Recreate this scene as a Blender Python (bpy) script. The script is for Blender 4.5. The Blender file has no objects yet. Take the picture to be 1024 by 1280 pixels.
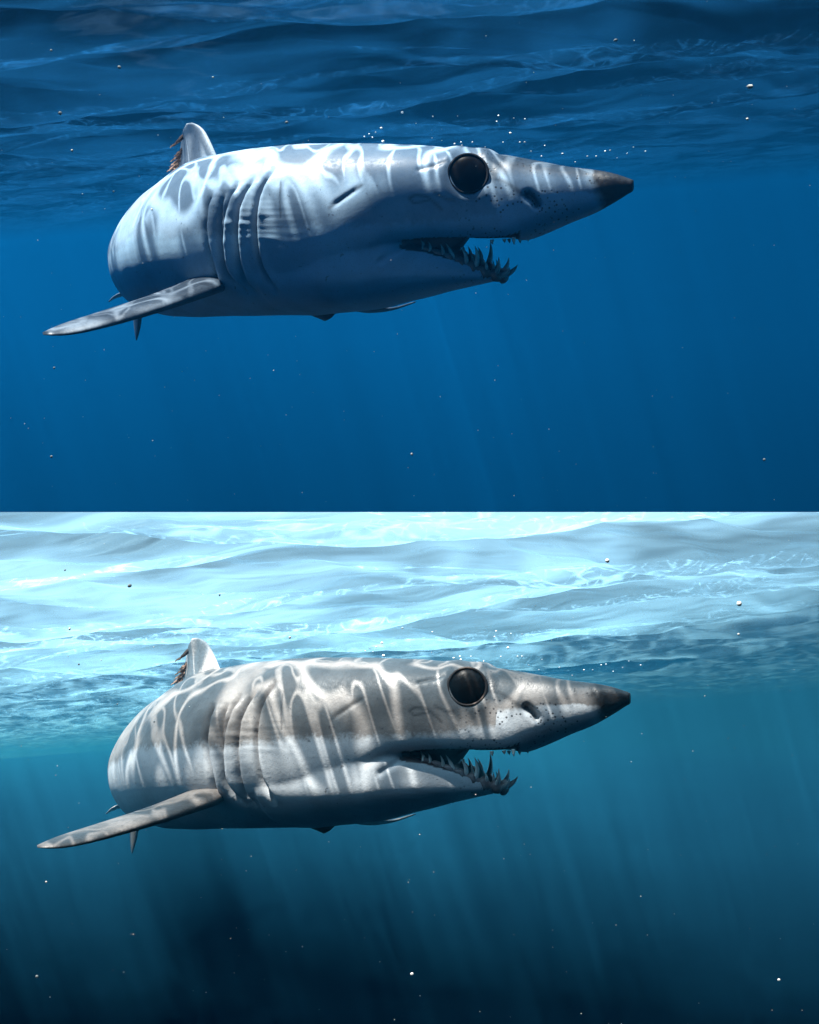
import bpy, bmesh, math, random
import numpy as np
from mathutils import Vector, Matrix, Euler, noise as mnoise

R = math.radians
sc = bpy.context.scene
C = sc.collection
random.seed(7)
rng = np.random.default_rng(11)

# ------------------------------------------------------------------ camera
FPX = 2000.0                                  # focal length in photograph pixels (1024 x 1280)
cam_d = bpy.data.cameras.new('camera')
cam = bpy.data.objects.new('camera', cam_d); C.objects.link(cam)
cam.location = (0, 0, 0)
cam.rotation_euler = (R(90), 0, 0)            # looks along +Y, level
cam_d.sensor_fit = 'VERTICAL'; cam_d.sensor_height = 24.0
cam_d.lens = 24.0 * FPX / 1280.0
cam_d.clip_start = 0.05; cam_d.clip_end = 500
sc.camera = cam

# ------------------------------------------------------------------ world: light field of open water
SUN_EL, SUN_AZ = 71.5, 65.0                  # elevation; azimuth left of straight behind the camera
world = bpy.data.worlds.new('World'); sc.world = world
world.use_nodes = True
wn, wl = world.node_tree.nodes, world.node_tree.links
wn.clear()
tc = wn.new('ShaderNodeTexCoord'); sx = wn.new('ShaderNodeSeparateXYZ')
mr = wn.new('ShaderNodeMapRange'); mr.inputs[1].default_value = -1; mr.inputs[2].default_value = 1
cr = wn.new('ShaderNodeValToRGB'); bg = wn.new('ShaderNodeBackground'); wo = wn.new('ShaderNodeOutputWorld')
wl.new(tc.outputs['Generated'], sx.inputs[0]); wl.new(sx.outputs['Z'], mr.inputs[0])
wl.new(mr.outputs[0], cr.inputs[0]); wl.new(cr.outputs[0], bg.inputs[0]); wl.new(bg.outputs[0], wo.inputs[0])
e = cr.color_ramp.elements
e[0].position = 0.0; e[0].color = (0.0, 0.0008, 0.003, 1)
e[1].position = 1.0; e[1].color = (0.26, 0.38, 0.50, 1)
for p, c in ((0.35, (0.0, 0.0006, 0.0022, 1)), (0.50, (0.0, 0.0005, 0.002, 1)), (0.74, (0.0001, 0.0006, 0.0024, 1)), (0.86, (0.03, 0.06, 0.10, 1))):
    q = e.new(p); q.color = c
bg.inputs[1].default_value = 1.0

# ------------------------------------------------------------------ sun
sun_d = bpy.data.lights.new('sun', 'SUN'); sun_d.energy = 5.0; sun_d.angle = R(0.6); sun_d.color = (1.0, 0.965, 0.9)
sun = bpy.data.objects.new('sun', sun_d); C.objects.link(sun)
to_sun = Vector((-math.sin(R(SUN_AZ)) * math.cos(R(SUN_EL)), -math.cos(R(SUN_AZ)) * math.cos(R(SUN_EL)), math.sin(R(SUN_EL))))
sun.rotation_euler = to_sun.to_track_quat('Z', 'Y').to_euler()
sun.location = to_sun * 30

# ------------------------------------------------------------------ picture settings
vs = sc.view_settings
vs.view_transform = 'Standard'; vs.look = 'None'; vs.gamma = 1.0; vs.exposure = 2.1; vs.use_curve_mapping = False
cy = sc.cycles
cy.max_bounces = 3; cy.diffuse_bounces = 1; cy.glossy_bounces = 1; cy.transmission_bounces = 2
cy.volume_bounces = 0; cy.transparent_max_bounces = 24
cy.caustics_reflective = False; cy.caustics_refractive = False
cy.use_denoising = True; cy.sample_clamp_indirect = 4.0

# ------------------------------------------------------------------ helpers
def tag(o, label=None, cat=None, group=None, kind=None):
    if label: o['label'] = label
    if cat: o['category'] = cat
    if group: o['group'] = group
    if kind: o['kind'] = kind
    return o

def mesh_obj(name, verts, faces, mat=None, parent=None, smooth=True):
    me = bpy.data.meshes.new(name)
    me.from_pydata([tuple(v) for v in verts], [], [tuple(f) for f in faces])
    me.update()
    if smooth: me.polygons.foreach_set('use_smooth', [True] * len(me.polygons))
    if mat: me.materials.append(mat)
    o = bpy.data.objects.new(name, me); C.objects.link(o)
    if parent: o.parent = parent
    return o

class NT:
    """little node-tree writer"""
    def __init__(s, name):
        s.m = bpy.data.materials.new(name); s.m.use_nodes = True
        s.n = s.m.node_tree.nodes; s.l = s.m.node_tree.links; s.n.clear()
        s.out = s.n.new('ShaderNodeOutputMaterial'); s.flat = False
    def node(s, t, **kw):
        nd = s.n.new(t)
        for k, v in kw.items(): setattr(nd, k, v)
        return nd
    def put(s, sock, v):
        if hasattr(v, 'is_output') or isinstance(v, bpy.types.NodeSocket): s.l.new(v, sock)
        elif isinstance(v, (tuple, list)) and len(v) == 3 and sock.type == 'RGBA': sock.default_value = (*v, 1)
        else: sock.default_value = v
    def math(s, op, a, b=None, c=None, clamp=False):
        nd = s.node('ShaderNodeMath', operation=op, use_clamp=clamp)
        s.put(nd.inputs[0], a)
        if b is not None: s.put(nd.inputs[1], b)
        if c is not None: s.put(nd.inputs[2], c)
        return nd.outputs[0]
    def vmath(s, op, a, b=None, scale=None):
        nd = s.node('ShaderNodeVectorMath', operation=op)
        s.put(nd.inputs[0], a)
        if b is not None: s.put(nd.inputs[1], b)
        if scale is not None: s.put(nd.inputs['Scale'], scale)
        return nd.outputs[0]
    def noise(s, vec, scale, detail=2.0, rough=0.5, dist=0.0, color=False):
        nd = s.node('ShaderNodeTexNoise', noise_dimensions='2D' if s.flat else '3D')
        s.put(nd.inputs['Vector'], vec); s.put(nd.inputs['Scale'], scale)
        nd.inputs['Detail'].default_value = detail; nd.inputs['Roughness'].default_value = rough
        nd.inputs['Distortion'].default_value = dist
        return nd.outputs['Color' if color else 'Fac']
    def ramp(s, fac, lo, hi, a=0.0, b=1.0, smooth=True):
        nd = s.node('ShaderNodeMapRange', interpolation_type='SMOOTHSTEP' if smooth else 'LINEAR')
        s.put(nd.inputs[0], fac); s.put(nd.inputs[1], lo); s.put(nd.inputs[2], hi); s.put(nd.inputs[3], a); s.put(nd.inputs[4], b)
        return nd.outputs[0]
    def mix(s, f, a, b):
        nd = s.node('ShaderNodeMix', data_type='RGBA')
        s.put(nd.inputs[0], f); s.put(nd.inputs[6], a); s.put(nd.inputs[7], b)
        return nd.outputs[2]
    def attr(s, name):
        return s.node('ShaderNodeAttribute', attribute_name=name).outputs['Fac']
    def mixsh(s, f, a, b):
        nd = s.node('ShaderNodeMixShader')
        s.put(nd.inputs[0], f); s.l.new(a, nd.inputs[1]); s.l.new(b, nd.inputs[2])
        return nd.outputs[0]
    def scalevec(s, vec, xyz):
        nd = s.node('ShaderNodeMapping'); s.put(nd.inputs['Vector'], vec); nd.inputs['Scale'].default_value = xyz
        return nd.outputs[0]
    def done(s, surf=None, vol=None):
        if surf is not None: s.l.new(surf, s.out.inputs['Surface'])
        if vol is not None: s.l.new(vol, s.out.inputs['Volume'])
        return s.m

def principled(t, base, rough=0.5, spec=0.5, normal=None, sss=0.0):
    p = t.node('ShaderNodeBsdfPrincipled')
    t.put(p.inputs['Base Color'], base); t.put(p.inputs['Roughness'], rough)
    t.put(p.inputs['Specular IOR Level'], spec)
    if sss:
        p.inputs['Subsurface Weight'].default_value = sss
        p.inputs['Subsurface Radius'].default_value = (.012, .006, .004); p.inputs['Subsurface Scale'].default_value = 1.0
    if normal is not None: t.l.new(normal, p.inputs['Normal'])
    return p.outputs[0]

def bump(t, h, strength=0.3, dist=0.01):
    nd = t.node('ShaderNodeBump'); nd.inputs['Strength'].default_value = strength; nd.inputs['Distance'].default_value = dist
    t.put(nd.inputs['Height'], h)
    return nd.outputs[0]

# ------------------------------------------------------------------ the two bodies of sea, one above the other
H = 0.30                                       # metres from eye level to the sea surface (for scale 1)
ROLL = 0.078                                   # the swell slopes: the surface climbs to the right
class Sea: pass
UP, LO = Sea(), Sea()
UP.tilt, UP.S, UP.dz = R(10.34), 1.9, 0.0
LO.tilt, LO.S, LO.dz = R(-7.83), 0.5, 0.0
for s_ in (UP, LO):
    s_.M = Matrix.Rotation(s_.tilt, 4, 'X') @ Matrix.Scale(s_.S, 4)

# ---- water surface materials
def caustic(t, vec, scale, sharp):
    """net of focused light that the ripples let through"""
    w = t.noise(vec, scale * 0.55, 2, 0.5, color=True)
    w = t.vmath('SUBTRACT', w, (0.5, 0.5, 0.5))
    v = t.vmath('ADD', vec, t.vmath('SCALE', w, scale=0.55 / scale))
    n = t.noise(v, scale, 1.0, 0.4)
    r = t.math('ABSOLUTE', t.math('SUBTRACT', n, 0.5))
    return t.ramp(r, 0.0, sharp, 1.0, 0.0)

def surface_mat(name, trans_col, gloss_col, gloss_f, streak, t0, falloff_min):
    t = NT(name); t.flat = True
    tc = t.node('ShaderNodeTexCoord').outputs['Object']
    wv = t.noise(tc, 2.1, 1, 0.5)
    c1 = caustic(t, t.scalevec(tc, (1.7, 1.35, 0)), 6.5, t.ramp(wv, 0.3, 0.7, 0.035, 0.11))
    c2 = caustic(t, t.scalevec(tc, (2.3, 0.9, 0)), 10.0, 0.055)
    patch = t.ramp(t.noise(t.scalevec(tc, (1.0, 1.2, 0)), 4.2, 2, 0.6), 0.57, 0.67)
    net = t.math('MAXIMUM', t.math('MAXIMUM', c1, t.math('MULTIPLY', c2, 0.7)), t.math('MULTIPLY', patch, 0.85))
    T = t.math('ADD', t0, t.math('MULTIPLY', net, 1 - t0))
    # dimmer light towards the right, painted into the transmission and translucent colour
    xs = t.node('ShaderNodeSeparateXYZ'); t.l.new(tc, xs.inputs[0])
    falloff = t.ramp(t.math('ADD', xs.outputs[0], t.math('MULTIPLY', t.math('SUBTRACT', wv, 0.5), 1.2)), 0.1, 2.0, 1.0, falloff_min)
    T = t.math('MULTIPLY', T, falloff)
    # ripples
    rip = t.math('ADD', t.noise(t.scalevec(tc, (0.55, 1.0, 0)), 4.2, 3, 0.5),
                 t.math('MULTIPLY', t.noise(t.scalevec(tc, (0.4, 1.2, 0)), 13, 1, 0.5), 0.2))
    nrm = bump(t, rip, 0.7, 0.06)
    st = t.noise(t.scalevec(t.vmath('ADD', tc, t.vmath('SCALE', t.noise(tc, 2.0, 1, color=True), scale=0.5)), (0.5, 1.2, 0)), 2.4, 3, 0.55)
    tcol = t.mix(t.ramp(st, 0.36, 0.66), tuple(c * streak for c in trans_col), trans_col)
    tcol = t.vmath('SCALE', tcol, scale=falloff)
    tl = t.node('ShaderNodeBsdfTranslucent'); t.put(tl.inputs[0], tcol); t.l.new(nrm, tl.inputs['Normal'])
    gl = t.node('ShaderNodeBsdfGlossy'); t.put(gl.inputs[0], gloss_col); t.put(gl.inputs['Roughness'], 0.15); t.l.new(nrm, gl.inputs['Normal'])
    lw = t.node('ShaderNodeLayerWeight'); lw.inputs[0].default_value = 0.35; t.l.new(nrm, lw.inputs['Normal'])
    gf = t.math('MULTIPLY', lw.outputs['Facing'], gloss_f, clamp=True)
    body = t.mixsh(gf, tl.outputs[0], gl.outputs[0])
    tr = t.node('ShaderNodeBsdfTransparent'); t.l.new(T, tr.inputs[0])
    ad = t.node('ShaderNodeAddShader'); t.l.new(body, ad.inputs[0]); t.l.new(tr.outputs[0], ad.inputs[1])
    return t.done(ad.outputs[0])

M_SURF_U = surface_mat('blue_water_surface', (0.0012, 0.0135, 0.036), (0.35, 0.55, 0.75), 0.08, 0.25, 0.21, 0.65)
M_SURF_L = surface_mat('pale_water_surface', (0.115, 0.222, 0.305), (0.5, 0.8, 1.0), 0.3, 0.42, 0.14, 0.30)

waves = []
for k in range(16):
    lam = 0.16 * 1.22 ** k
    a = R(90 + rng.normal(0, 34)) + R(12)
    waves.append((2 * math.pi / lam * math.cos(a), 2 * math.pi / lam * math.sin(a), rng.uniform(0, 6.28), 0.0052 * lam ** 0.85 * 1.45))
def wave_h(x, y):
    z = np.zeros_like(x)
    for kx, ky, ph, am in waves:
        q = np.sin(kx * x + ky * y + ph + 0.8 * np.sin(0.7 * x + 0.4 * y + ph))
        z += am * (1 - 2 * np.abs(q) ** 1.3 * 0.9)
    return z

def make_surface(sea, mat, label, near):
    ny, nx = 420, 260
    d = near * (90.0 / near) ** (np.linspace(0, 1, ny))
    u = np.linspace(-1, 1, nx)
    X = u[None, :] * (0.42 * d[:, None] + 0.9); Y = np.repeat(d[:, None], nx, 1)
    Z = H + ROLL * X + wave_h(X, Y) * np.clip(1.2 - Y / 60, 0.2, 1)
    v = np.stack([X, Y, Z], -1).reshape(-1, 3)
    i = (np.arange(ny - 1)[:, None] * nx + np.arange(nx - 1)[None, :]).ravel()
    f = np.stack([i, i + 1, i + nx + 1, i + nx], -1)
    o = mesh_obj('water_surface', v, f.tolist(), mat)
    o.matrix_world = sea.M
    tag(o, label, 'water', kind='structure')
    return o

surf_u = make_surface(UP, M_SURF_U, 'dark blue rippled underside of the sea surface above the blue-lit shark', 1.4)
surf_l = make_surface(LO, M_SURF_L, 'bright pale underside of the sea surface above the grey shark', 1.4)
# the lower sea ends level with the eye, where the upper sea begins
bm = bmesh.new(); bm.from_mesh(surf_l.data)
inv = LO.M.inverted(); co = inv @ Vector((0, 0, -0.00005)); no = (inv.to_3x3() @ Vector((0, 0, 1))).normalized()
bmesh.ops.bisect_plane(bm, geom=bm.verts[:] + bm.edges[:] + bm.faces[:], plane_co=co, plane_no=no, clear_outer=True)
bm.to_mesh(surf_l.data); bm.free()

# ---- the water itself (even, closed volumes)
def water_volume(sea, mat, label, zb, near, far, W, upper):
    """a big block of sea trimmed to the dividing plane and to just under its surface"""
    t = abs(sea.tilt)
    bm = bmesh.new(); bmesh.ops.create_cube(bm, size=1.0)
    for v in bm.verts: v.co = Vector((v.co.x * 2 * W, near + (v.co.y + .5) * (far - near), -zb + (v.co.z + .5) * (zb + 6.0)))
    def cut(co, no):                           # keeps the side opposite to the normal, closed again
        r = bmesh.ops.bisect_plane(bm, geom=bm.verts[:] + bm.edges[:] + bm.faces[:], plane_co=co, plane_no=no, clear_outer=True)
        ed = [g for g in r['geom_cut'] if isinstance(g, bmesh.types.BMEdge)]
        if ed: bmesh.ops.contextual_create(bm, geom=ed)
    cut((0, 0, H - 0.055), Vector((-ROLL, 0, 1)).normalized())
    if upper: cut((0, 0, 0.0002), Vector((0, -math.sin(t), -math.cos(t))))
    else: cut((0, 0, -0.0004), Vector((0, -math.sin(t), math.cos(t))))
    bmesh.ops.triangulate(bm, faces=bm.faces[:]); bmesh.ops.recalc_face_normals(bm, faces=bm.faces[:])
    me = bpy.data.meshes.new('haze'); bm.to_mesh(me); bm.free(); me.materials.append(mat)
    o = bpy.data.objects.new('haze', me); C.objects.link(o)
    o.matrix_world = sea.M
    tag(o, label, 'water', kind='stuff')
    return o

def volume_mat(name, col, dens, absorb, g):
    t = NT(name)
    v = t.node('ShaderNodeVolumePrincipled')
    v.inputs['Color'].default_value = (*col, 1); v.inputs['Density'].default_value = dens
    v.inputs['Anisotropy'].default_value = g; v.inputs['Absorption Color'].default_value = (*absorb, 1)
    return t.done(vol=v.outputs[0])

M_VOL_U = volume_mat('deep_blue_water', (0.002, 0.13, 0.37), 0.050, (0.0, 0.05, 0.12), 0.25)
M_VOL_L = volume_mat('teal_water', (0.05, 0.50, 1.0), 0.20, (0.0, 0.2, 0.3), 0.2)
water_volume(UP, M_VOL_U, 'deep blue sea water around the blue-lit shark', 2.8, 1.5, 40, 16, True)
water_volume(LO, M_VOL_L, 'teal sea water darkening with depth around the grey shark', 0.42, 2.15, 70, 26, False)

# ------------------------------------------------------------------ the shark (built once, in metres, facing right)
K, CX, CY, FAR = 2035.0, 512.0, 275.0, 0.8               # sketch scale used while lofting: metres from photo measurements
def sk(px, py, Y):
    Y += FAR
    return Vector(((px - CX) / K * Y, Y, (CY - py) / K * Y))
# spine: arc length from the snout tip, heading away from the picture plane
S_KEY = [0, .30, .45, .60, .80, 1.0, 1.15, 1.5, 2.4]
PSI = [16, 18, 26.5, 39.5, 61, 75, 81, 97, 106]
NS = 481
ss = np.linspace(0, 2.05, NS)
psi = np.radians(np.interp(ss, S_KEY, PSI))
k_ = np.ones(41) / 41
psi = np.convolve(np.pad(psi, 20, mode='edge'), k_, 'valid')
ds = ss[1] - ss[0]
px0 = sk(792, 233, 1.50)
spx = px0.x - np.concatenate([[0], np.cumsum(np.cos(psi[:-1])) * ds])
spy = px0.y + np.concatenate([[0], np.cumsum(np.sin(psi[:-1])) * ds])
pix = CX + K * spx / spy                       # sketch column of each spine station
def outl(pts):
    pts = sorted(pts); a = np.array(pts, float)
    return lambda p: np.interp(p, a[:, 0], a[:, 1])
top_o = outl([(793, 229), (788, 223), (765, 215.5), (740, 212), (700, 208), (650, 199), (610, 191), (560, 187), (500, 183), (440, 181), (380, 183), (330, 187), (290, 192), (265, 196), (240, 200)])
bot_o = outl([(793, 236), (788, 242), (765, 256), (740, 269), (720, 276), (690, 289), (655, 302), (630, 305), (600, 304), (560, 303), (540, 305), (530, 307), (512, 311), (495, 328), (478, 356), (455, 380), (440, 388), (400, 393), (350, 393), (300, 394), (240, 395)])
z_top = (CY - top_o(pix)) / K * spy
z_bot = (CY - bot_o(pix)) / K * spy
# behind the gills: true body taper
sT = [.72, .85, 1.0, 1.15, 1.3, 1.5, 1.7, 1.85, 1.95, 2.05]
iT = np.searchsorted(ss, .72)
zt_b = np.interp(ss, sT, [z_top[iT], .072, .034, -.002, -.030, -.055, -.082, -.092, -.092, -.096])
zb_b = np.interp(ss, sT, [z_bot[iT], -.161, -.161, -.157, -.150, -.138, -.130, -.118, -.116, -.112])
bl = np.clip((ss - .66) / .08, 0, 1); bl = bl * bl * (3 - 2 * bl)
z_top = z_top * (1 - bl) + zt_b * bl; z_bot = z_bot * (1 - bl) + zb_b * bl
def sm(a, n=9):
    return np.convolve(np.pad(a, n // 2, mode='edge'), np.ones(n) / n, 'valid')
z_top = sm(z_top); z_bot = sm(z_bot, 7)
wid = np.interp(ss, [0, .01, .03, .08, .15, .24, .34, .45, .58, .72, .85, 1.0, 1.15, 1.3, 1.5, 1.7, 1.85, 1.95, 2.05],
                [.004, .012, .022, .036, .053, .077, .103, .122, .128, .121, .109, .094, .079, .065, .050, .034, .026, .022, .010])
wid = sm(wid, 9)
TAN = np.stack([np.cos(psi), -np.sin(psi)], -1)           # forward
RGT = np.stack([-np.sin(psi), -np.cos(psi)], -1)          # the shark's right, which faces us

def loft(idx, zt, zb, w, p_top=0.86, p_bot=0.9, n=72, vault=None, trough=None):
    V, F = [], []
    for r_, i in enumerate(idx):
        zc = (zt[i] + zb[i]) / 2 + 0.0; zc_ = zb[i] + (zt[i] - zb[i]) * 0.5
        for k in range(n):
            a = 2 * math.pi * k / n
            c, s = math.cos(a), math.sin(a)
            p = (p_top if s > 0 else p_bot); p = p[i] if hasattr(p, '__len__') else p
            lat = w[i] * math.copysign(abs(c) ** p, c)
            z = zc_ + (zt[i] - zc_ if s > 0 else zc_ - zb[i]) * math.copysign(abs(s) ** p, s)
            q = lat / max(w[i], 1e-4)
            if vault is not None and s < 0: z += vault[i] * max(0, 1 - (q / 0.82) ** 4)
            if trough is not None and s > 0: z -= trough[i] * max(0, 1 - (q / 0.80) ** 4)
            V.append((spx[i] + RGT[i, 0] * lat, spy[i] + RGT[i, 1] * lat, z))
        if r_:
            b0, b1 = (r_ - 1) * n, r_ * n
            for k in range(n): F.append((b0 + k, b0 + (k + 1) % n, b1 + (k + 1) % n, b1 + k))
    F.append(tuple(reversed(range(n)))); F.append(tuple(range((len(idx) - 1) * n, len(idx) * n)))
    return V, F

def ci(px): return int(np.argmin(np.abs(pix[:iT] - px)))   # station at a sketch column
vault = np.interp(pix, [490, 505, 525, 600, 640, 660], [0, 0, .016, .016, .010, 0]); vault[iT:] = 0
pb_a = np.interp(pix, [470, 500, 530, 640, 690], [.9, .5, .42, .5, .85]); pb_a[iT:] = .9
VA, FA = loft(list(range(0, NS, 2)), z_top, z_bot, wid, p_top=np.interp(ss, [.5, .78], [.86, 1.22]), p_bot=pb_a, vault=vault)
# lower jaw
jt = outl([(640, 345), (632, 340), (615, 335), (605, 330), (580, 318), (560, 309), (540, 301), (510, 292), (490, 290), (460, 288), (400, 280)])
jb = outl([(640, 347), (632, 348), (615, 352), (600, 355), (560, 364), (520, 375), (480, 386), (440, 390), (400, 392), (350, 390)])
i0, i1 = ci(633), ci(372)
zjt = (CY - jt(pix)) / K * spy; zjb = (CY - jb(pix)) / K * spy
wj = np.interp(pix, [350, 372, 440, 505, 560, 590, 610, 622, 630, 634], [.10, .112, .112, .094, .066, .049, .036, .026, .015, .006])
trough = np.interp(pix, [480, 500, 530, 600, 620, 634], [0, .0, .012, .016, .010, .002])
VB, FB = loft(list(range(i0, i1, 2)), zjt, zjb, wj, p_top=0.45, trough=trough)

# dark lining that closes the mouth inside the lips
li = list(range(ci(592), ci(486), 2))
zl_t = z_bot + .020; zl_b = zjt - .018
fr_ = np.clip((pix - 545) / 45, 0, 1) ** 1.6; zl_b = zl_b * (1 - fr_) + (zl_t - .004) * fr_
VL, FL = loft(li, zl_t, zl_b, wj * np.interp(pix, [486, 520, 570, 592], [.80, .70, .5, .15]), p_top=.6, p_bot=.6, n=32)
me = bpy.data.meshes.new('raw'); me.from_pydata(VA + VB, [], FA + [tuple(x + len(VA) for x in f) for f in FB])
bm = bmesh.new(); bm.from_mesh(me); bmesh.ops.recalc_face_normals(bm, faces=bm.faces[:]); bm.to_mesh(me); bm.free()
raw = bpy.data.objects.new('raw', me); C.objects.link(raw)
md = raw.modifiers.new('r', 'REMESH'); md.mode = 'VOXEL'; md.voxel_size = 0.0028; md.use_smooth_shade = True
md2 = raw.modifiers.new('s', 'SMOOTH'); md2.factor = 0.5; md2.iterations = 6
dg = bpy.context.evaluated_depsgraph_get()
body_me = bpy.data.meshes.new_from_object(raw.evaluated_get(dg)); body_me.name = 'body'
bpy.data.objects.remove(raw)
NV = len(body_me.vertices)
P = np.empty(NV * 3, np.float32); body_me.vertices.foreach_get('co', P); P = P.reshape(-1, 3).astype(float)
Nn = np.empty(NV * 3, np.float32); body_me.vertices.foreach_get('normal', Nn); Nn = Nn.reshape(-1, 3).astype(float)

# body coordinates of every vertex: s along the spine, lat to the right, v = -1 belly .. 1 back
def body_coords(Q):
    s_out = np.empty(len(Q)); lat = np.empty(len(Q)); v = np.empty(len(Q))
    sub = np.arange(0, NS, 2)
    for a in range(0, len(Q), 8000):
        q = Q[a:a + 8000]
        d2 = (q[:, 0, None] - spx[sub]) ** 2 + (q[:, 1, None] - spy[sub]) ** 2
        i = sub[np.argmin(d2, 1)]
        s_out[a:a + 8000] = ss[i]
        lat[a:a + 8000] = (q[:, 0] - spx[i]) * RGT[i, 0] + (q[:, 1] - spy[i]) * RGT[i, 1]
        zb = np.where((i > i0) & (i < ci(440)), zjb[i], z_bot[i])
        v[a:a + 8000] = (q[:, 2] - (z_top[i] + zb) / 2) / np.maximum((z_top[i] - zb) / 2, 1e-3)
    return s_out, lat, v
bs, blat, bv = body_coords(P)
def fbm(Q, sc_, oc=3):
    out = np.zeros(len(Q)); am = 1
    for o_ in range(oc):
        out += am * np.array([mnoise.noise(Vector(q) * sc_ * 2 ** o_) for q in Q]); am *= .5
    return out

# sketch-plane coordinates (mirrored to the far side through lat) for carving
def near_sketch():
    i = np.clip(np.searchsorted(ss, bs), 0, NS - 1)
    al = np.abs(blat)
    X = spx[i] + RGT[i, 0] * al; Y = spy[i] + RGT[i, 1] * al
    # small along-spine remainder
    rem = (P[:, 0] - spx[i]) * TAN[i, 0] + (P[:, 1] - spy[i]) * TAN[i, 1]
    X += TAN[i, 0] * rem; Y += TAN[i, 1] * rem
    return CX + K * X / Y, CY - K * P[:, 2] / Y
qx, qy = near_sketch()
def smooth_poly(pts, n=60):
    pts = np.array(pts, float); t = np.concatenate([[0], np.cumsum(np.hypot(*np.diff(pts, axis=0).T))]); u = np.linspace(0, t[-1], n)
    out = np.stack([np.interp(u, t, pts[:, 0]), np.interp(u, t, pts[:, 1])], -1)
    for _ in range(6): out[1:-1] = (out[:-2] + out[1:-1] * 2 + out[2:]) / 4
    return out
def dist_poly(poly):
    """signed distance (sketch units), + on the right/front side, and 0..1 along"""
    d = np.full(NV, 1e3); sg = np.zeros(NV); al = np.zeros(NV)
    box = (qx > poly[:, 0].min() - 30) & (qx < poly[:, 0].max() + 30) & (qy > poly[:, 1].min() - 30) & (qy < poly[:, 1].max() + 30)
    ii = np.nonzero(box)[0]
    for a, b, tt in zip(poly[:-1], poly[1:], np.linspace(0, 1, len(poly) - 1)):
        ab = b - a; L2 = ab @ ab
        u = np.clip(((qx[ii] - a[0]) * ab[0] + (qy[ii] - a[1]) * ab[1]) / L2, 0, 1)
        dx = qx[ii] - a[0] - u * ab[0]; dy = qy[ii] - a[1] - u * ab[1]
        dd = np.hypot(dx, dy); better = dd < d[ii]
        j = ii[better]; d[j] = dd[better]; sg[j] = np.sign(dx[better] * abs(ab[1]) + 1e-9); al[j] = tt
    return d, sg, al
gills = [[(347, 210), (333, 228), (324, 248), (320, 280), (322, 310), (328, 334), (348, 368)],
         [(322, 220), (308, 240), (299, 262), (296, 296), (300, 330), (308, 352), (324, 368)],
         [(302, 226), (289, 246), (281, 272), (279, 302), (283, 332), (294, 352), (312, 366)],
         [(285, 238), (278, 252), (274, 280), (275, 308), (281, 332), (292, 356)],
         [(268, 238), (261, 258), (258, 284), (261, 308), (268, 334), (276, 364)]]
disp = np.zeros(NV); slit = np.zeros(NV)
for g_ in gills:
    d, sg, al = dist_poly(smooth_poly(g_))
    fade = np.clip(np.minimum(al, 1 - al) * 7, 0, 1)
    # the flap in front of the slit stands proud, behind it the skin dives in
    sgm = .5 + .5 * np.tanh(d * sg / 1.8)
    disp += fade * (sgm * 0.0050 * np.exp(-(d / 9) ** 2) - (1 - sgm) * 0.0120 * np.exp(-((d - 1.5) / 4.0) ** 2))
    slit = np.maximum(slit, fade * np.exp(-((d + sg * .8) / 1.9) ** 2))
# small wrinkles between and before the slits
ii = np.nonzero((qx > 250) & (qx < 385) & (qy > 205) & (qy < 375))[0]
wr = np.array([mnoise.noise(Vector((qx[j] * .03, qy[j] * .17, 3.1))) for j in ii])
env = np.clip((qx[ii] - 255) / 20, 0, 1) * np.clip((385 - qx[ii]) / 45, 0, 1) * np.clip((qy[ii] - 225) / 20, 0, 1) * np.clip((325 - qy[ii]) / 45, 0, 1)
disp[ii] += wr * env * 0.0011
# eye socket, brow, nostril, fold behind the eye, crease at the mouth corner
de = np.hypot(qx - 586, qy - 218)
disp += -0.006 * np.exp(-(de / 24) ** 4) + 0.004 * np.exp(-((de - 32) / 7) ** 2) * (0.4 + 0.6 * np.clip((218 - qy) / 24, -.4, 1))
disp += -0.005 * np.exp(-(((qx - 614) / 14) ** 2 + ((qy - 214) / 26) ** 2)) * np.clip((qx - 606) / 8, 0, 1)
nos, sgn_, al_ = dist_poly(smooth_poly([(660, 244), (667, 250), (672, 257)]))
disp += -0.012 * np.exp(-(nos / 4.5) ** 2)
fold, _, alf = dist_poly(smooth_poly([(412, 260), (430, 247), (452, 232)])); disp += -0.0022 * np.exp(-(fold / 3.0) ** 2) * np.clip(np.minimum(alf, 1 - alf) * 4, 0, 1)
fold2, _, _ = dist_poly(smooth_poly([(523, 213), (540, 209), (556, 205)])); disp += -0.0015 * np.exp(-(fold2 / 2.5) ** 2)
corner, _, _ = dist_poly(smooth_poly([(475, 326), (490, 316), (506, 304)])); disp += -0.003 * np.exp(-(corner / 4) ** 2)
# muscle unevenness
disp += 0.0018 * fbm(P, 9.0, 2)
P2 = P + Nn * disp[:, None]
body_me.vertices.foreach_set('co', P2.astype(np.float32).ravel()); body_me.update()

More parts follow.
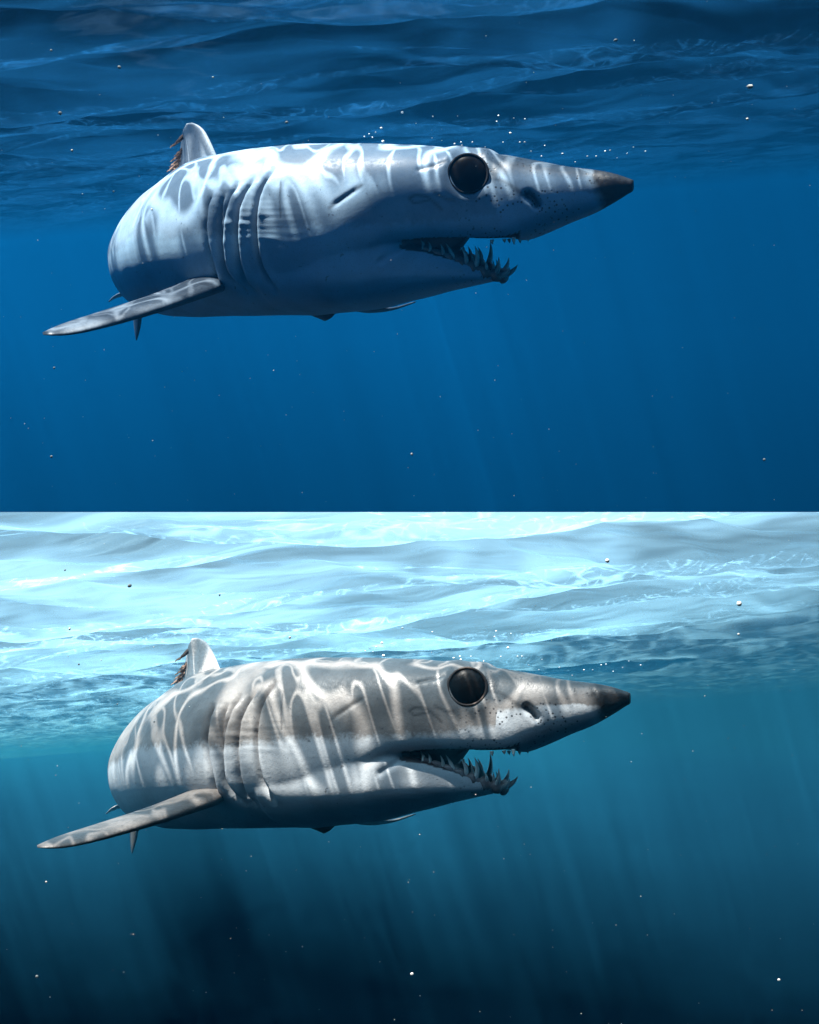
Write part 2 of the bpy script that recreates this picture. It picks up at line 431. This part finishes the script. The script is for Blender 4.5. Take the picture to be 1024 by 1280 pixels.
# marks of the skin, plus shade painted around the eye and inside the mouth
rise = np.array([0.0]) ; tnoise = fbm(P, 14.0, 3)
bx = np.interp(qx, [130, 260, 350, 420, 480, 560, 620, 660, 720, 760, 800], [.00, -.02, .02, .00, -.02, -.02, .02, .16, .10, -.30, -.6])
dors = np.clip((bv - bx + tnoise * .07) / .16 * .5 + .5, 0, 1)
tipd = np.clip((qx - 739 + tnoise * 8 + np.clip(bv, -1, 1) * 9) / 12, 0, 1)
topd = np.clip((bv - .55 + tnoise * .1) / .25, 0, 1) * np.clip((qx - 590) / 40, 0, 1)
scar_shade = np.zeros(NV)
scar_shade += .75 * np.exp(-(((qx - 619) / 9) ** 2 + ((qy - 212) / 17) ** 2)) + .5 * np.exp(-(((de - 29) / 5) ** 2))  # shade about the eye socket, painted as dark skin
for pl, w_ in (([(512, 248), (520, 244), (534, 246), (546, 256), (552, 262)], 1.6), ([(544, 242), (552, 246), (560, 250), (568, 250)], 1.5),
               ([(513, 249), (517, 254), (525, 253), (538, 250)], 1.3), ([(412, 260), (430, 247), (452, 232)], 2.0), ([(523, 213), (540, 209), (556, 205)], 1.6),
               ([(352, 228), (350, 250), (351, 272)], .9), 
               ([(612, 222), (628, 226), (648, 240), (662, 248)], 2.4), ([(665, 246), (672, 258)], 3.2)):
    d, _, _ = dist_poly(smooth_poly(pl)); scar_shade = np.maximum(scar_shade, np.exp(-(d / w_ / 1.2) ** 2))
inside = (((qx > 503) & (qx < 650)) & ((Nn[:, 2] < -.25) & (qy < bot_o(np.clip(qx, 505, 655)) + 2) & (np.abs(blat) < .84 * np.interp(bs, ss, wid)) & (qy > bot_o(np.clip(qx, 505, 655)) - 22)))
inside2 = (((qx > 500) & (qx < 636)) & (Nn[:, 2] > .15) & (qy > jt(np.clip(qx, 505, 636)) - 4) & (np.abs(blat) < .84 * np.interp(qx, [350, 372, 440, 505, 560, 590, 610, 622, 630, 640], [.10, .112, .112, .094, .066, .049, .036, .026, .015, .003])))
mouth = (inside | inside2).astype(float)  # inner mouth coloured dark red-black to stand for the shade in there
def add_attr(name, arr):
    at = body_me.attributes.new(name, 'FLOAT', 'POINT'); at.data.foreach_set('value', np.asarray(arr, np.float32))
add_attr('dorsal', dors); add_attr('dark_tip', np.maximum(tipd, topd * .75)); add_attr('slit', np.clip(slit, 0, 1)); add_attr('scar_shade', scar_shade); add_attr('mouth', mouth)
add_attr('snout', np.clip((qx - 560) / 40, 0, 1)); add_attr('spine_pos', bs)

def skin_mat(name, back, back2, belly, tip):
    t = NT(name)
    tc = t.node('ShaderNodeTexCoord').outputs['Object']
    n1 = t.noise(tc, 18, 4, 0.6); n2 = t.noise(tc, 160, 3, 0.6); n3 = t.noise(tc, 520, 2, 0.5)
    bcol = t.mix(t.ramp(n1, 0.3, 0.7), back, back2)
    bel = t.mix(t.ramp(n1, 0.35, 0.75), belly, tuple(c * .82 for c in belly))
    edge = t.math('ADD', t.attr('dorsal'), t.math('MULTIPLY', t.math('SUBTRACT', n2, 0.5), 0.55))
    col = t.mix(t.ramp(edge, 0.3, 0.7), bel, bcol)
    # denticle grain and small flecks
    col = t.mix(t.ramp(n3, 0.52, 0.72, 0, 0.35), col, t.mix(0.5, col, (0.02, 0.022, 0.028)))
    fl = t.ramp(t.noise(tc, 95, 3, 0.7), 0.66, 0.72)
    col = t.mix(t.math('MULTIPLY', fl, 0.55), col, (0.03, 0.03, 0.04))
    # sensory pores on the snout
    vo = t.node('ShaderNodeTexVoronoi'); t.put(vo.inputs['Vector'], tc); vo.inputs['Scale'].default_value = 150
    pore = t.math('MULTIPLY', t.ramp(vo.outputs['Distance'], 0.16, 0.30, 1, 0), t.attr('snout'))
    pore = t.math('MULTIPLY', pore, t.ramp(t.noise(tc, 26, 1), 0.42, 0.52))
    col = t.mix(t.math('MULTIPLY', pore, 0.85), col, (0.015, 0.015, 0.02))
    col = t.mix(t.attr('dark_tip'), col, tip)
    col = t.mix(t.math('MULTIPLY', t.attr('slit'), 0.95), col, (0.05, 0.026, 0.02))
    col = t.mix(t.math('MULTIPLY', t.attr('scar_shade'), 0.62), col, (0.012, 0.012, 0.014))
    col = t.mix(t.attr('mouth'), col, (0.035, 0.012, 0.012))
    h = t.math('ADD', t.math('MULTIPLY', n3, 0.3), t.math('ADD', t.math('MULTIPLY', n2, 0.5), t.math('MULTIPLY', pore, -0.8)))
    nrm = bump(t, h, 0.12, 0.004)
    return t.done(principled(t, col, t.ramp(n2, 0.3, 0.7, 0.34, 0.52), 0.45, nrm))

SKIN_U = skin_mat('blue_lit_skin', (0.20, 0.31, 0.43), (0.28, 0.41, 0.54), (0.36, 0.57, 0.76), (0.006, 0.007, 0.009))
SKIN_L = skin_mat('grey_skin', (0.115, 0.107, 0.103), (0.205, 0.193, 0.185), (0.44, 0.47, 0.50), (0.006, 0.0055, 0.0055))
def simple(name, col, rough=0.5, spec=0.5, var=0.25, scale=60, sss=0):
    t = NT(name); tc = t.node('ShaderNodeTexCoord').outputs['Object']
    n = t.noise(tc, scale, 3, 0.6)
    c = t.mix(t.ramp(n, 0.3, 0.7), tuple(x * (1 - var) for x in col), tuple(min(1, x * (1 + var)) for x in col))
    return t.done(principled(t, c, rough, spec, bump(t, n, 0.15, 0.003)))
def fin_mat(name, a, b):
    t = NT(name); tc = t.node('ShaderNodeTexCoord').outputs['Object']
    n = t.noise(tc, 24, 4, 0.65); f = t.noise(tc, 260, 2, 0.6)
    c = t.mix(t.ramp(n, 0.35, 0.65), a, b); c = t.mix(t.ramp(f, 0.5, 0.75, 0, .4), c, tuple(x * .3 for x in a))
    return t.done(principled(t, c, 0.45, 0.4, bump(t, f, 0.2, 0.003)))
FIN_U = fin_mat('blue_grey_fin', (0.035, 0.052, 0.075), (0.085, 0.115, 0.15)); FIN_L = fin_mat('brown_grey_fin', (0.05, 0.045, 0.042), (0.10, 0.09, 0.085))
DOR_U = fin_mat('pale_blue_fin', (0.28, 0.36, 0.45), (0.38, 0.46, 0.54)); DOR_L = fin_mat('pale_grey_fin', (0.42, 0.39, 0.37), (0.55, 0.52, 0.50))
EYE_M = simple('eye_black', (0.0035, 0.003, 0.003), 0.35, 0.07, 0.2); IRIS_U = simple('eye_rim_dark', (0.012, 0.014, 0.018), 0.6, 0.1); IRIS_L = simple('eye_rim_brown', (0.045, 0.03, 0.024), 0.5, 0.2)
TOOTH_M = simple('tooth_ivory', (0.66, 0.66, 0.62), 0.25, 0.5, 0.2); GUM_M = simple('gum_pink', (0.22, 0.165, 0.16), 0.4, 0.5, 0.3, 90)
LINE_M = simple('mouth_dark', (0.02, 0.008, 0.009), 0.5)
PARA_M = simple('parasite_brown', (0.15, 0.085, 0.055), 0.6, 0.3, 0.5, 120)

# ---- fins: lens-section blades.  edge lists are (root->tip) leading and trailing points
def blade(name, lead, trail, thick, nrm, mat, n=30, m=15):
    lead = smooth_poly3(lead, n); trail = smooth_poly3(trail, n)
    V, F = [], []
    nv = Vector(nrm).normalized()
    for i in range(n):
        a, b = Vector(lead[i]), Vector(trail[i]); ch = (b - a).length
        th = thick * (1 - i / (n - 1)) ** .7 * .5 + .0012
        for k in range(2 * m):
            u = k / m if k <= m else 2 - k / m
            u2 = .5 - .5 * math.cos(math.pi * u)
            prof = 2.6 * (0.30 * math.sqrt(max(u2, 0)) - 0.126 * u2 - .352 * u2 ** 2 + .284 * u2 ** 3 - .1036 * u2 ** 4) / 0.26
            off = nv * (th * prof * (1 if k <= m else -1)) * min(1, ch / .02)
            V.append(a.lerp(b, u2) + off)
        if i:
            b0, b1 = (i - 1) * 2 * m, i * 2 * m
            for k in range(2 * m): F.append((b0 + k, b0 + (k + 1) % (2 * m), b1 + (k + 1) % (2 * m), b1 + k))
    F.append(tuple(range(2 * m))); F.append(tuple(reversed(range((n - 1) * 2 * m, n * 2 * m))))
    o = mesh_obj(name, V, F, mat)
    bm = bmesh.new(); bm.from_mesh(o.data); bmesh.ops.recalc_face_normals(bm, faces=bm.faces[:]); bm.to_mesh(o.data); bm.free()
    return o
def smooth_poly3(pts, n):
    pts = np.array([tuple(p) for p in pts], float)
    t = np.concatenate([[0], np.cumsum(np.linalg.norm(np.diff(pts, axis=0), axis=1))]); u = np.linspace(0, t[-1], n)
    out = np.stack([np.interp(u, t, pts[:, k]) for k in range(3)], -1)
    for _ in range(5): out[1:-1] = (out[:-2] + out[1:-1] * 2 + out[2:]) / 4
    return out
def on(s, lat, z):
    i = int(np.clip(np.searchsorted(ss, s), 0, NS - 1))
    return Vector((spx[i] + RGT[i, 0] * lat, spy[i] + RGT[i, 1] * lat, z))

parts = []                                     # (object, material upper, material lower, parent part or None)
shark = bpy.data.objects.new('shark', None); C.objects.link(shark)
body = bpy.data.objects.new('body', body_me); C.objects.link(body); body.parent = shark
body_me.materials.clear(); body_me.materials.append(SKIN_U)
body_me.polygons.foreach_set('use_smooth', [True] * len(body_me.polygons))
parts.append((body, SKIN_U, SKIN_L))

# right pectoral fin, reaching out towards us and to the left
pf = blade('pectoral_fin', [sk(294, 352, 1.68), sk(272, 361, 1.60), sk(235, 374, 1.55), sk(190, 389, 1.50), sk(130, 407, 1.45), sk(85, 418, 1.42), sk(60, 421, 1.41), sk(48, 418, 1.41)],
           [sk(276, 330, 1.78), sk(252, 341, 1.70), sk(222, 354, 1.65), sk(180, 370, 1.59), sk(120, 389, 1.51), sk(78, 402, 1.46), sk(56, 409, 1.43), sk(47, 415, 1.42)], .026, (0.05, -0.45, 0.9), FIN_U)
parts.append((pf, FIN_U, FIN_L))
# left pectoral fin, its tip showing below the far side of the belly
pf2 = blade('pectoral_fin', [sk(345, 345, 2.02), sk(430, 376, 2.10), sk(490, 387, 2.16), sk(520, 376, 2.2)],
            [sk(320, 345, 2.10), sk(400, 378, 2.18), sk(462, 393, 2.22), sk(519, 378, 2.21)], .014, (0, -.4, .9), FIN_U)
parts.append((pf2, FIN_U, FIN_L))
df = blade('dorsal_fin', [sk(278, 214, 1.78), sk(265, 182, 1.80), sk(257, 165, 1.815), sk(250, 159, 1.825), sk(243, 156.5, 1.835)],
           [sk(212, 236, 1.95), sk(225, 202, 1.92), sk(229, 180, 1.90), sk(231, 166, 1.875), sk(236, 157.5, 1.85)], .024, (-.8, -.6, 0), DOR_U)
parts.append((df, DOR_U, DOR_L))
# caudal fin (a crescent), second dorsal, anal and pelvic fins
tl1 = blade('caudal_fin', [on(1.90, 0, -.10), on(1.95, 0, -.06), on(2.01, 0, -.01), on(2.04, 0, .015)], [on(2.05, 0, -.10), on(2.03, 0, -.06), on(2.04, 0, -.01), on(2.05, 0, .013)], .012, (*RGT[-1], 0), FIN_U)
parts.append((tl1, FIN_U, FIN_L))
tl2 = blade('caudal_fin', [sk(178, 340, 2.62), sk(174, 380, 2.62), sk(170, 410, 2.64), sk(166, 425, 2.66)], [sk(158, 340, 2.70), sk(162, 380, 2.70), sk(163, 408, 2.70), sk(165, 424, 2.68)], .020, (-.9, -.4, 0), FIN_U)
tl2.name = 'pelvic_fin'; parts.append((tl2, FIN_U, FIN_L))
pv = blade('pelvic_fin', [sk(165, 362, 2.50), sk(146, 366, 2.46), sk(138, 370, 2.44), sk(132, 376, 2.43)], [sk(165, 368, 2.54), sk(148, 370, 2.50), sk(139, 373, 2.47), sk(132.5, 377, 2.44)], .006, (0, -.3, .95), DOR_U)
parts.append((pv, DOR_U, DOR_L))
d2 = blade('second_dorsal_fin', [on(1.55, 0, .01), on(1.60, 0, .035), on(1.64, 0, .045)], [on(1.63, 0, .0), on(1.64, 0, .03), on(1.66, 0, .044)], .006, (*RGT[-1], 0), FIN_U)
parts.append((d2, FIN_U, FIN_L))
# small torn flap of skin under the throat
bf = blade('belly_flap', [sk(380, 386, 1.70), sk(388, 394, 1.695), sk(396, 397, 1.69), sk(404, 400.5, 1.69)], [sk(424, 386, 1.66), sk(419, 391, 1.665), sk(413, 397, 1.67), sk(406, 400.5, 1.68)], .008, (0, -1, .1), FIN_U)
parts.append((bf, FIN_U, FIN_L))

# eyes: dark ball in a rim
def eye(side):
    i = int(np.argmin(np.abs(qx - 586) + np.abs(qy - 218) + 1e3 * (np.sign(blat) != side)))
    c = Vector(P[i]); nrm_ = Vector(Nn[i]); nrm_.z *= .5; nrm_.normalize()
    bm = bmesh.new(); bmesh.ops.create_uvsphere(bm, u_segments=40, v_segments=24, radius=.0285)
    rot = nrm_.to_track_quat('Z', 'Y').to_matrix().to_4x4()
    bmesh.ops.scale(bm, vec=(1, 1, .42), verts=bm.verts); bmesh.ops.transform(bm, matrix=Matrix.Translation(c - nrm_ * .0068) @ rot, verts=bm.verts)
    m_ = bpy.data.meshes.new('eye'); bm.to_mesh(m_); bm.free(); m_.polygons.foreach_set('use_smooth', [True] * len(m_.polygons)); m_.materials.append(EYE_M)
    o = bpy.data.objects.new('eye', m_); C.objects.link(o); parts.append((o, EYE_M, EYE_M))
    V, F = [], []; n, m2 = 48, 10
    for a in range(n):
        for b in range(m2):
            A, B = 2 * math.pi * a / n, 2 * math.pi * b / m2
            rr = .0276 + .0024 * math.cos(B)
            V.append(Matrix.Translation(c - nrm_ * .0030) @ rot @ Vector((rr * math.cos(A), rr * math.sin(A), .0034 * math.sin(B))))
            F.append((a * m2 + b, ((a + 1) % n) * m2 + b, ((a + 1) % n) * m2 + (b + 1) % m2, a * m2 + (b + 1) % m2))
    r_ = mesh_obj('eye_rim', V, F, IRIS_U); parts.append((r_, IRIS_U, IRIS_L, o))
eye(1); eye(-1)

# gum ridge and teeth
def tooth(base, tip, bend, r0, name='tooth'):
    base, tip, bend = Vector(base), Vector(tip), Vector(bend)
    V, F = [], []; n, m_ = 8, 9
    ax = (tip - base).normalized(); s1 = ax.orthogonal().normalized(); s2 = ax.cross(s1)
    for i in range(m_):
        u = i / (m_ - 1); c = base.lerp(tip, u) + bend * (4 * u * (1 - u))
        r_ = r0 * (1 - u) ** .8 * (1 + .25 * math.sin(u * 3)) + .0002
        for k in range(n):
            a = 2 * math.pi * k / n; V.append(c + s1 * (r_ * math.cos(a)) + s2 * (r_ * .75 * math.sin(a)))
        if i:
            for k in range(n): F.append(((i - 1) * n + k, (i - 1) * n + (k + 1) % n, i * n + (k + 1) % n, i * n + k))
    F.append(tuple(reversed(range(n)))); F.append(tuple(range((m_ - 1) * n, m_ * n)))
    o = mesh_obj(name, V, F, TOOTH_M); parts.append((o, TOOTH_M, TOOTH_M)); return o
tr = random.Random(5)
rim = {1: [], -1: []}
for side in (1, -1):
    for j, px_ in enumerate([629, 622, 613, 603, 591, 577, 565, 553, 546]):
        i = ci(px_); lat = side * wj[i] * .86
        b = on(ss[i], lat, zjt[i] - .004)
        big = [1.0, 1.15, 1.1, 1.25, 1.05, .9, .7, .55, .42][j] * tr.uniform(.7, 1.25)
        L = .026 * big * (.72 if j < 2 else .9)
        fw = Vector((TAN[i, 0], TAN[i, 1], 0)); ou = Vector((RGT[i, 0], RGT[i, 1], 0)) * side
        f_ = [.45, .3, .1, -.05, -.1, -.25, -.2, -.2, -.2][j] + tr.uniform(-.15, .15)
        o_ = [.1, .35, .4, .35, .3, .25, .15, .1, .1][j]
        d = (fw * f_ + ou * (o_ + tr.uniform(-.2, .2)) + Vector((0, 0, [.45, .8, 1, 1, 1, 1, 1, 1, 1][j]))).normalized()
        tooth(b - d * .005, b + d * L, (-d.cross(ou).cross(d) * 0 + fw * .004 - ou * .001) * (1 if j < 5 else .5), .0042 * (.6 + .4 * big))
        if j in (1, 3):                  # second row leaning inwards
            b2 = b - ou * .007 - fw * .006; d2_ = (d - ou * .6 - fw * .3).normalized()
            tooth(b2 - d2_ * .004, b2 + d2_ * L * .75, fw * .003, .0034)
        rim[side].append(b)
    for j, px_ in enumerate([650, 641, 627]):
        i = ci(px_); lat = side * wid[i] * .80
        b = on(ss[i], lat, z_bot[i] + .007)
        L = [.010, .007, .009, .006, .007, .005, .005, .004][j] * tr.uniform(.7, 1.1)
        tooth(b, b + Vector((TAN[i, 0] * .003 - .002, TAN[i, 1] * .003, -L)), (0, 0, 0), .0032)
path = smooth_poly3(list(reversed(rim[1])) + rim[-1], 90)
V, F = [], []
for i, c in enumerate(path):
    tt = Vector(path[min(i + 1, 89)] - path[max(i - 1, 0)]).normalized(); s1 = tt.cross(Vector((0, 0, 1))).normalized()
    r_ = (.0075 + .0022 * math.sin(i * 1.05) + .0012 * math.sin(i * 2.3)) * (0.45 + .55 * math.sin(math.pi * i / 89))
    for k in range(10):
        a = 2 * math.pi * k / 10; V.append(Vector(c) + s1 * (r_ * .8 * math.cos(a)) + Vector((0, 0, r_ * 1.1 * math.sin(a) - .002)))
    if i:
        for k in range(10): F.append(((i - 1) * 10 + k, (i - 1) * 10 + (k + 1) % 10, i * 10 + (k + 1) % 10, i * 10 + k))
lin = mesh_obj('mouth_lining', VL, FL, LINE_M); parts.append((lin, LINE_M, LINE_M))
gum = mesh_obj('gum', V, F, GUM_M); parts.append((gum, GUM_M, GUM_M))

# stringy parasites on the torn rear edge of the dorsal fin
def strand(p0, p1, sag, r0, seed):
    rr = random.Random(seed); V, F = [], []
    for i in range(9):
        u = i / 8; c = Vector(p0).lerp(Vector(p1), u) + Vector((rr.uniform(-1, 1) * .0012, rr.uniform(-1, 1) * .0012, -sag * 4 * u * (1 - u)))
        r_ = r0 * (1 - .65 * u) * rr.uniform(.7, 1.3)
        for k in range(6):
            a = math.pi * k / 3; V.append(c + Vector((r_ * math.cos(a), r_ * .6 * math.sin(a), r_ * math.sin(a))))
        if i:
            for k in range(6): F.append(((i - 1) * 6 + k, (i - 1) * 6 + (k + 1) % 6, i * 6 + (k + 1) % 6, i * 6 + k))
    o = mesh_obj('parasite_strand', V, F, PARA_M); parts.append((o, PARA_M, PARA_M))
for j in range(11):
    u = [.12, .16, .45, .5, .55, .6, .66, .72, .78, .84, .9][j]
    b = sk(232 - 9 * u, 163 + 55 * u, 1.875 + .045 * u)
    ln = [.026, .020, .014, .02, .012, .022, .026, .018, .03, .024, .02][j]
    strand(b + Vector((.003, 0, 0)), b + Vector((-ln * .8, -.004, -ln * .85)), .002, .0026, 40 + j)

# ---- two sharks: the first in the upper sea, its copy in the lower
BASE = on(.55, 0, float(z_bot[np.searchsorted(ss, .55)]))   # the root stands under the middle of the belly
for t_ in parts:
    o = t_[0]
    if o.data.materials: o.data.materials[0] = t_[1]
    o.parent = t_[3] if len(t_) > 3 else shark
    if len(t_) < 4: o.location = -BASE
shark.matrix_world = UP.M @ Matrix.Translation(BASE)
tag(shark, 'blue-lit shark with open jaws swimming in deep blue water', 'shark', 'sharks swimming below the surface')
shark2 = shark.copy(); C.objects.link(shark2)
cop = {}
for t_ in parts:
    c = t_[0].copy(); C.objects.link(c); cop[t_[0]] = c
    c.parent = cop[t_[3]] if len(t_) > 3 else shark2
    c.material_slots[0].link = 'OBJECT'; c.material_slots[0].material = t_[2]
shark2.matrix_world = LO.M @ Matrix.Translation(BASE)
tag(shark2, 'grey-brown shark with open jaws below the bright pale water surface', 'shark', 'sharks swimming below the surface')

# ------------------------------------------------------------------ bubbles and drifting specks
t = NT('bubble_white'); tc_ = t.node('ShaderNodeTexCoord').outputs['Object']
M_BUB = t.done(principled(t, t.mix(t.noise(tc_, 900, 1), (0.75, 0.8, 0.82), (0.9, 0.93, 0.95)), 0.15, 0.7))
def ico(sub=1):
    bm = bmesh.new(); bmesh.ops.create_icosphere(bm, subdivisions=sub, radius=1.0)
    m_ = bpy.data.meshes.new('bubble'); bm.to_mesh(m_); bm.free(); m_.polygons.foreach_set('use_smooth', [True] * len(m_.polygons)); m_.materials.append(M_BUB); return m_
BUB = ico(2)
spots = [(503, 144, 2.2), (477, 163, 2.4), (479, 179, 2.6), (462, 170, 1.4), (470, 168, 1.4), (456, 173, 1.2), (466, 174, 1.3), (541, 149, 1.4), (568, 182, 1.8), (576, 180, 1.6), (577, 184, 1.8),
         (590, 180, 1.4), (570, 187, 1.4), (637, 169, 2.2), (622, 148, 1.7), (620, 155, 1.5), (641, 151, 1.3), (655, 152, 1.5), (649, 180, 1.6), (655, 180, 1.8), (663, 191, 1.4), (680, 184, 1.4),
         (702, 194, 1.9), (676, 197, 1.3), (755, 191, 1.7), (761, 190, 1.6), (744, 197, 1.4), (733, 197, 1.2), (782, 194, 1.3), (805, 191, 1.4), (790, 186, 1.1), (770, 199, 1.1), (718, 204, 1.2), (628, 180, 1.1), (606, 186, 1.2), (540, 175, 1.1), (552, 178, 1.0)]
brng = random.Random(3)
for sea, lab, gr in ((UP, 'tiny white air bubble rising past the head of the blue-lit shark', 'bubbles above the blue-lit shark'),
                     (LO, 'tiny white air bubble rising past the head of the grey shark', 'bubbles above the grey shark')):
    for (x, y, r_) in spots:
        Y = 1.75 + brng.uniform(-.12, .25)
        o = bpy.data.objects.new('bubble', BUB); C.objects.link(o)
        rad = r_ / K * (Y + FAR) * 0.75
        p = sk(x, y, Y)
        o.matrix_world = sea.M @ Matrix.Translation(p) @ Matrix.Diagonal((rad, rad, rad * .8, 1))
        tag(o, lab, 'bubble', gr)

M_SPECK = simple('speck_pale', (0.38, 0.40, 0.38), 0.6, 0.3, 0.3)
def specks(sea, label, seed, up):
    rr = random.Random(seed); V, F = [], []
    bm = bmesh.new(); bmesh.ops.create_icosphere(bm, subdivisions=1, radius=1.0)
    bv_ = [v.co.copy() for v in bm.verts]; bf_ = [[v.index for v in f.verts] for f in bm.faces]; bm.free()
    fixed = [(155, 90, 3.2), (80, 145, 2.6), (360, 156, 2.4), (932, 113, 4.2), (885, 8, 2.8), (72, 70, 1.8), (93, 190, 1.6), (143, 240, 1.6), (515, 571, 2.6), (968, 578, 2.0), (52, 574, 2.0), (190, 262, 1.5), (765, 58, 3.0), (930, 152, 2.4), (270, 102, 1.6), (60, 460, 1.6)]
    pts = [(x, y, r_, rr.uniform(1.25, 1.4)) for x, y, r_ in fixed]
    for _ in range(260):
        Y = rr.uniform(0.5, 4.0); pts.append((rr.uniform(-60, 1084), rr.uniform(0, 660), rr.choice([.3, .35, .4, .45, .5, .6, .8]), Y))
    M = sea.M; inv_z = M.to_3x3()
    for x, y, r_, Y in pts:
        c = sk(x, y, Y)
        wz = (M @ c).z
        if c.z > H + ROLL * c.x - .03 or (wz < .01 if up else wz > -.01): continue
        rad = r_ / K * (Y + FAR) * .8
        sx_, sy_, sz_ = (rad * rr.uniform(.7, 1.4) for _ in range(3)); b0 = len(V)
        E = Euler((rr.uniform(0, 3), rr.uniform(0, 3), rr.uniform(0, 3))).to_matrix()
        for v in bv_: V.append(c + E @ Vector((v.x * sx_, v.y * sy_, v.z * sz_)))
        for f in bf_: F.append([k + b0 for k in f])
    o = mesh_obj('plankton_specks', V, F, M_SPECK); o.matrix_world = M
    tag(o, label, 'plankton', kind='stuff')
specks(UP, 'pale specks drifting in the deep blue water', 21, True)
specks(LO, 'pale specks drifting in the teal water', 22, False)
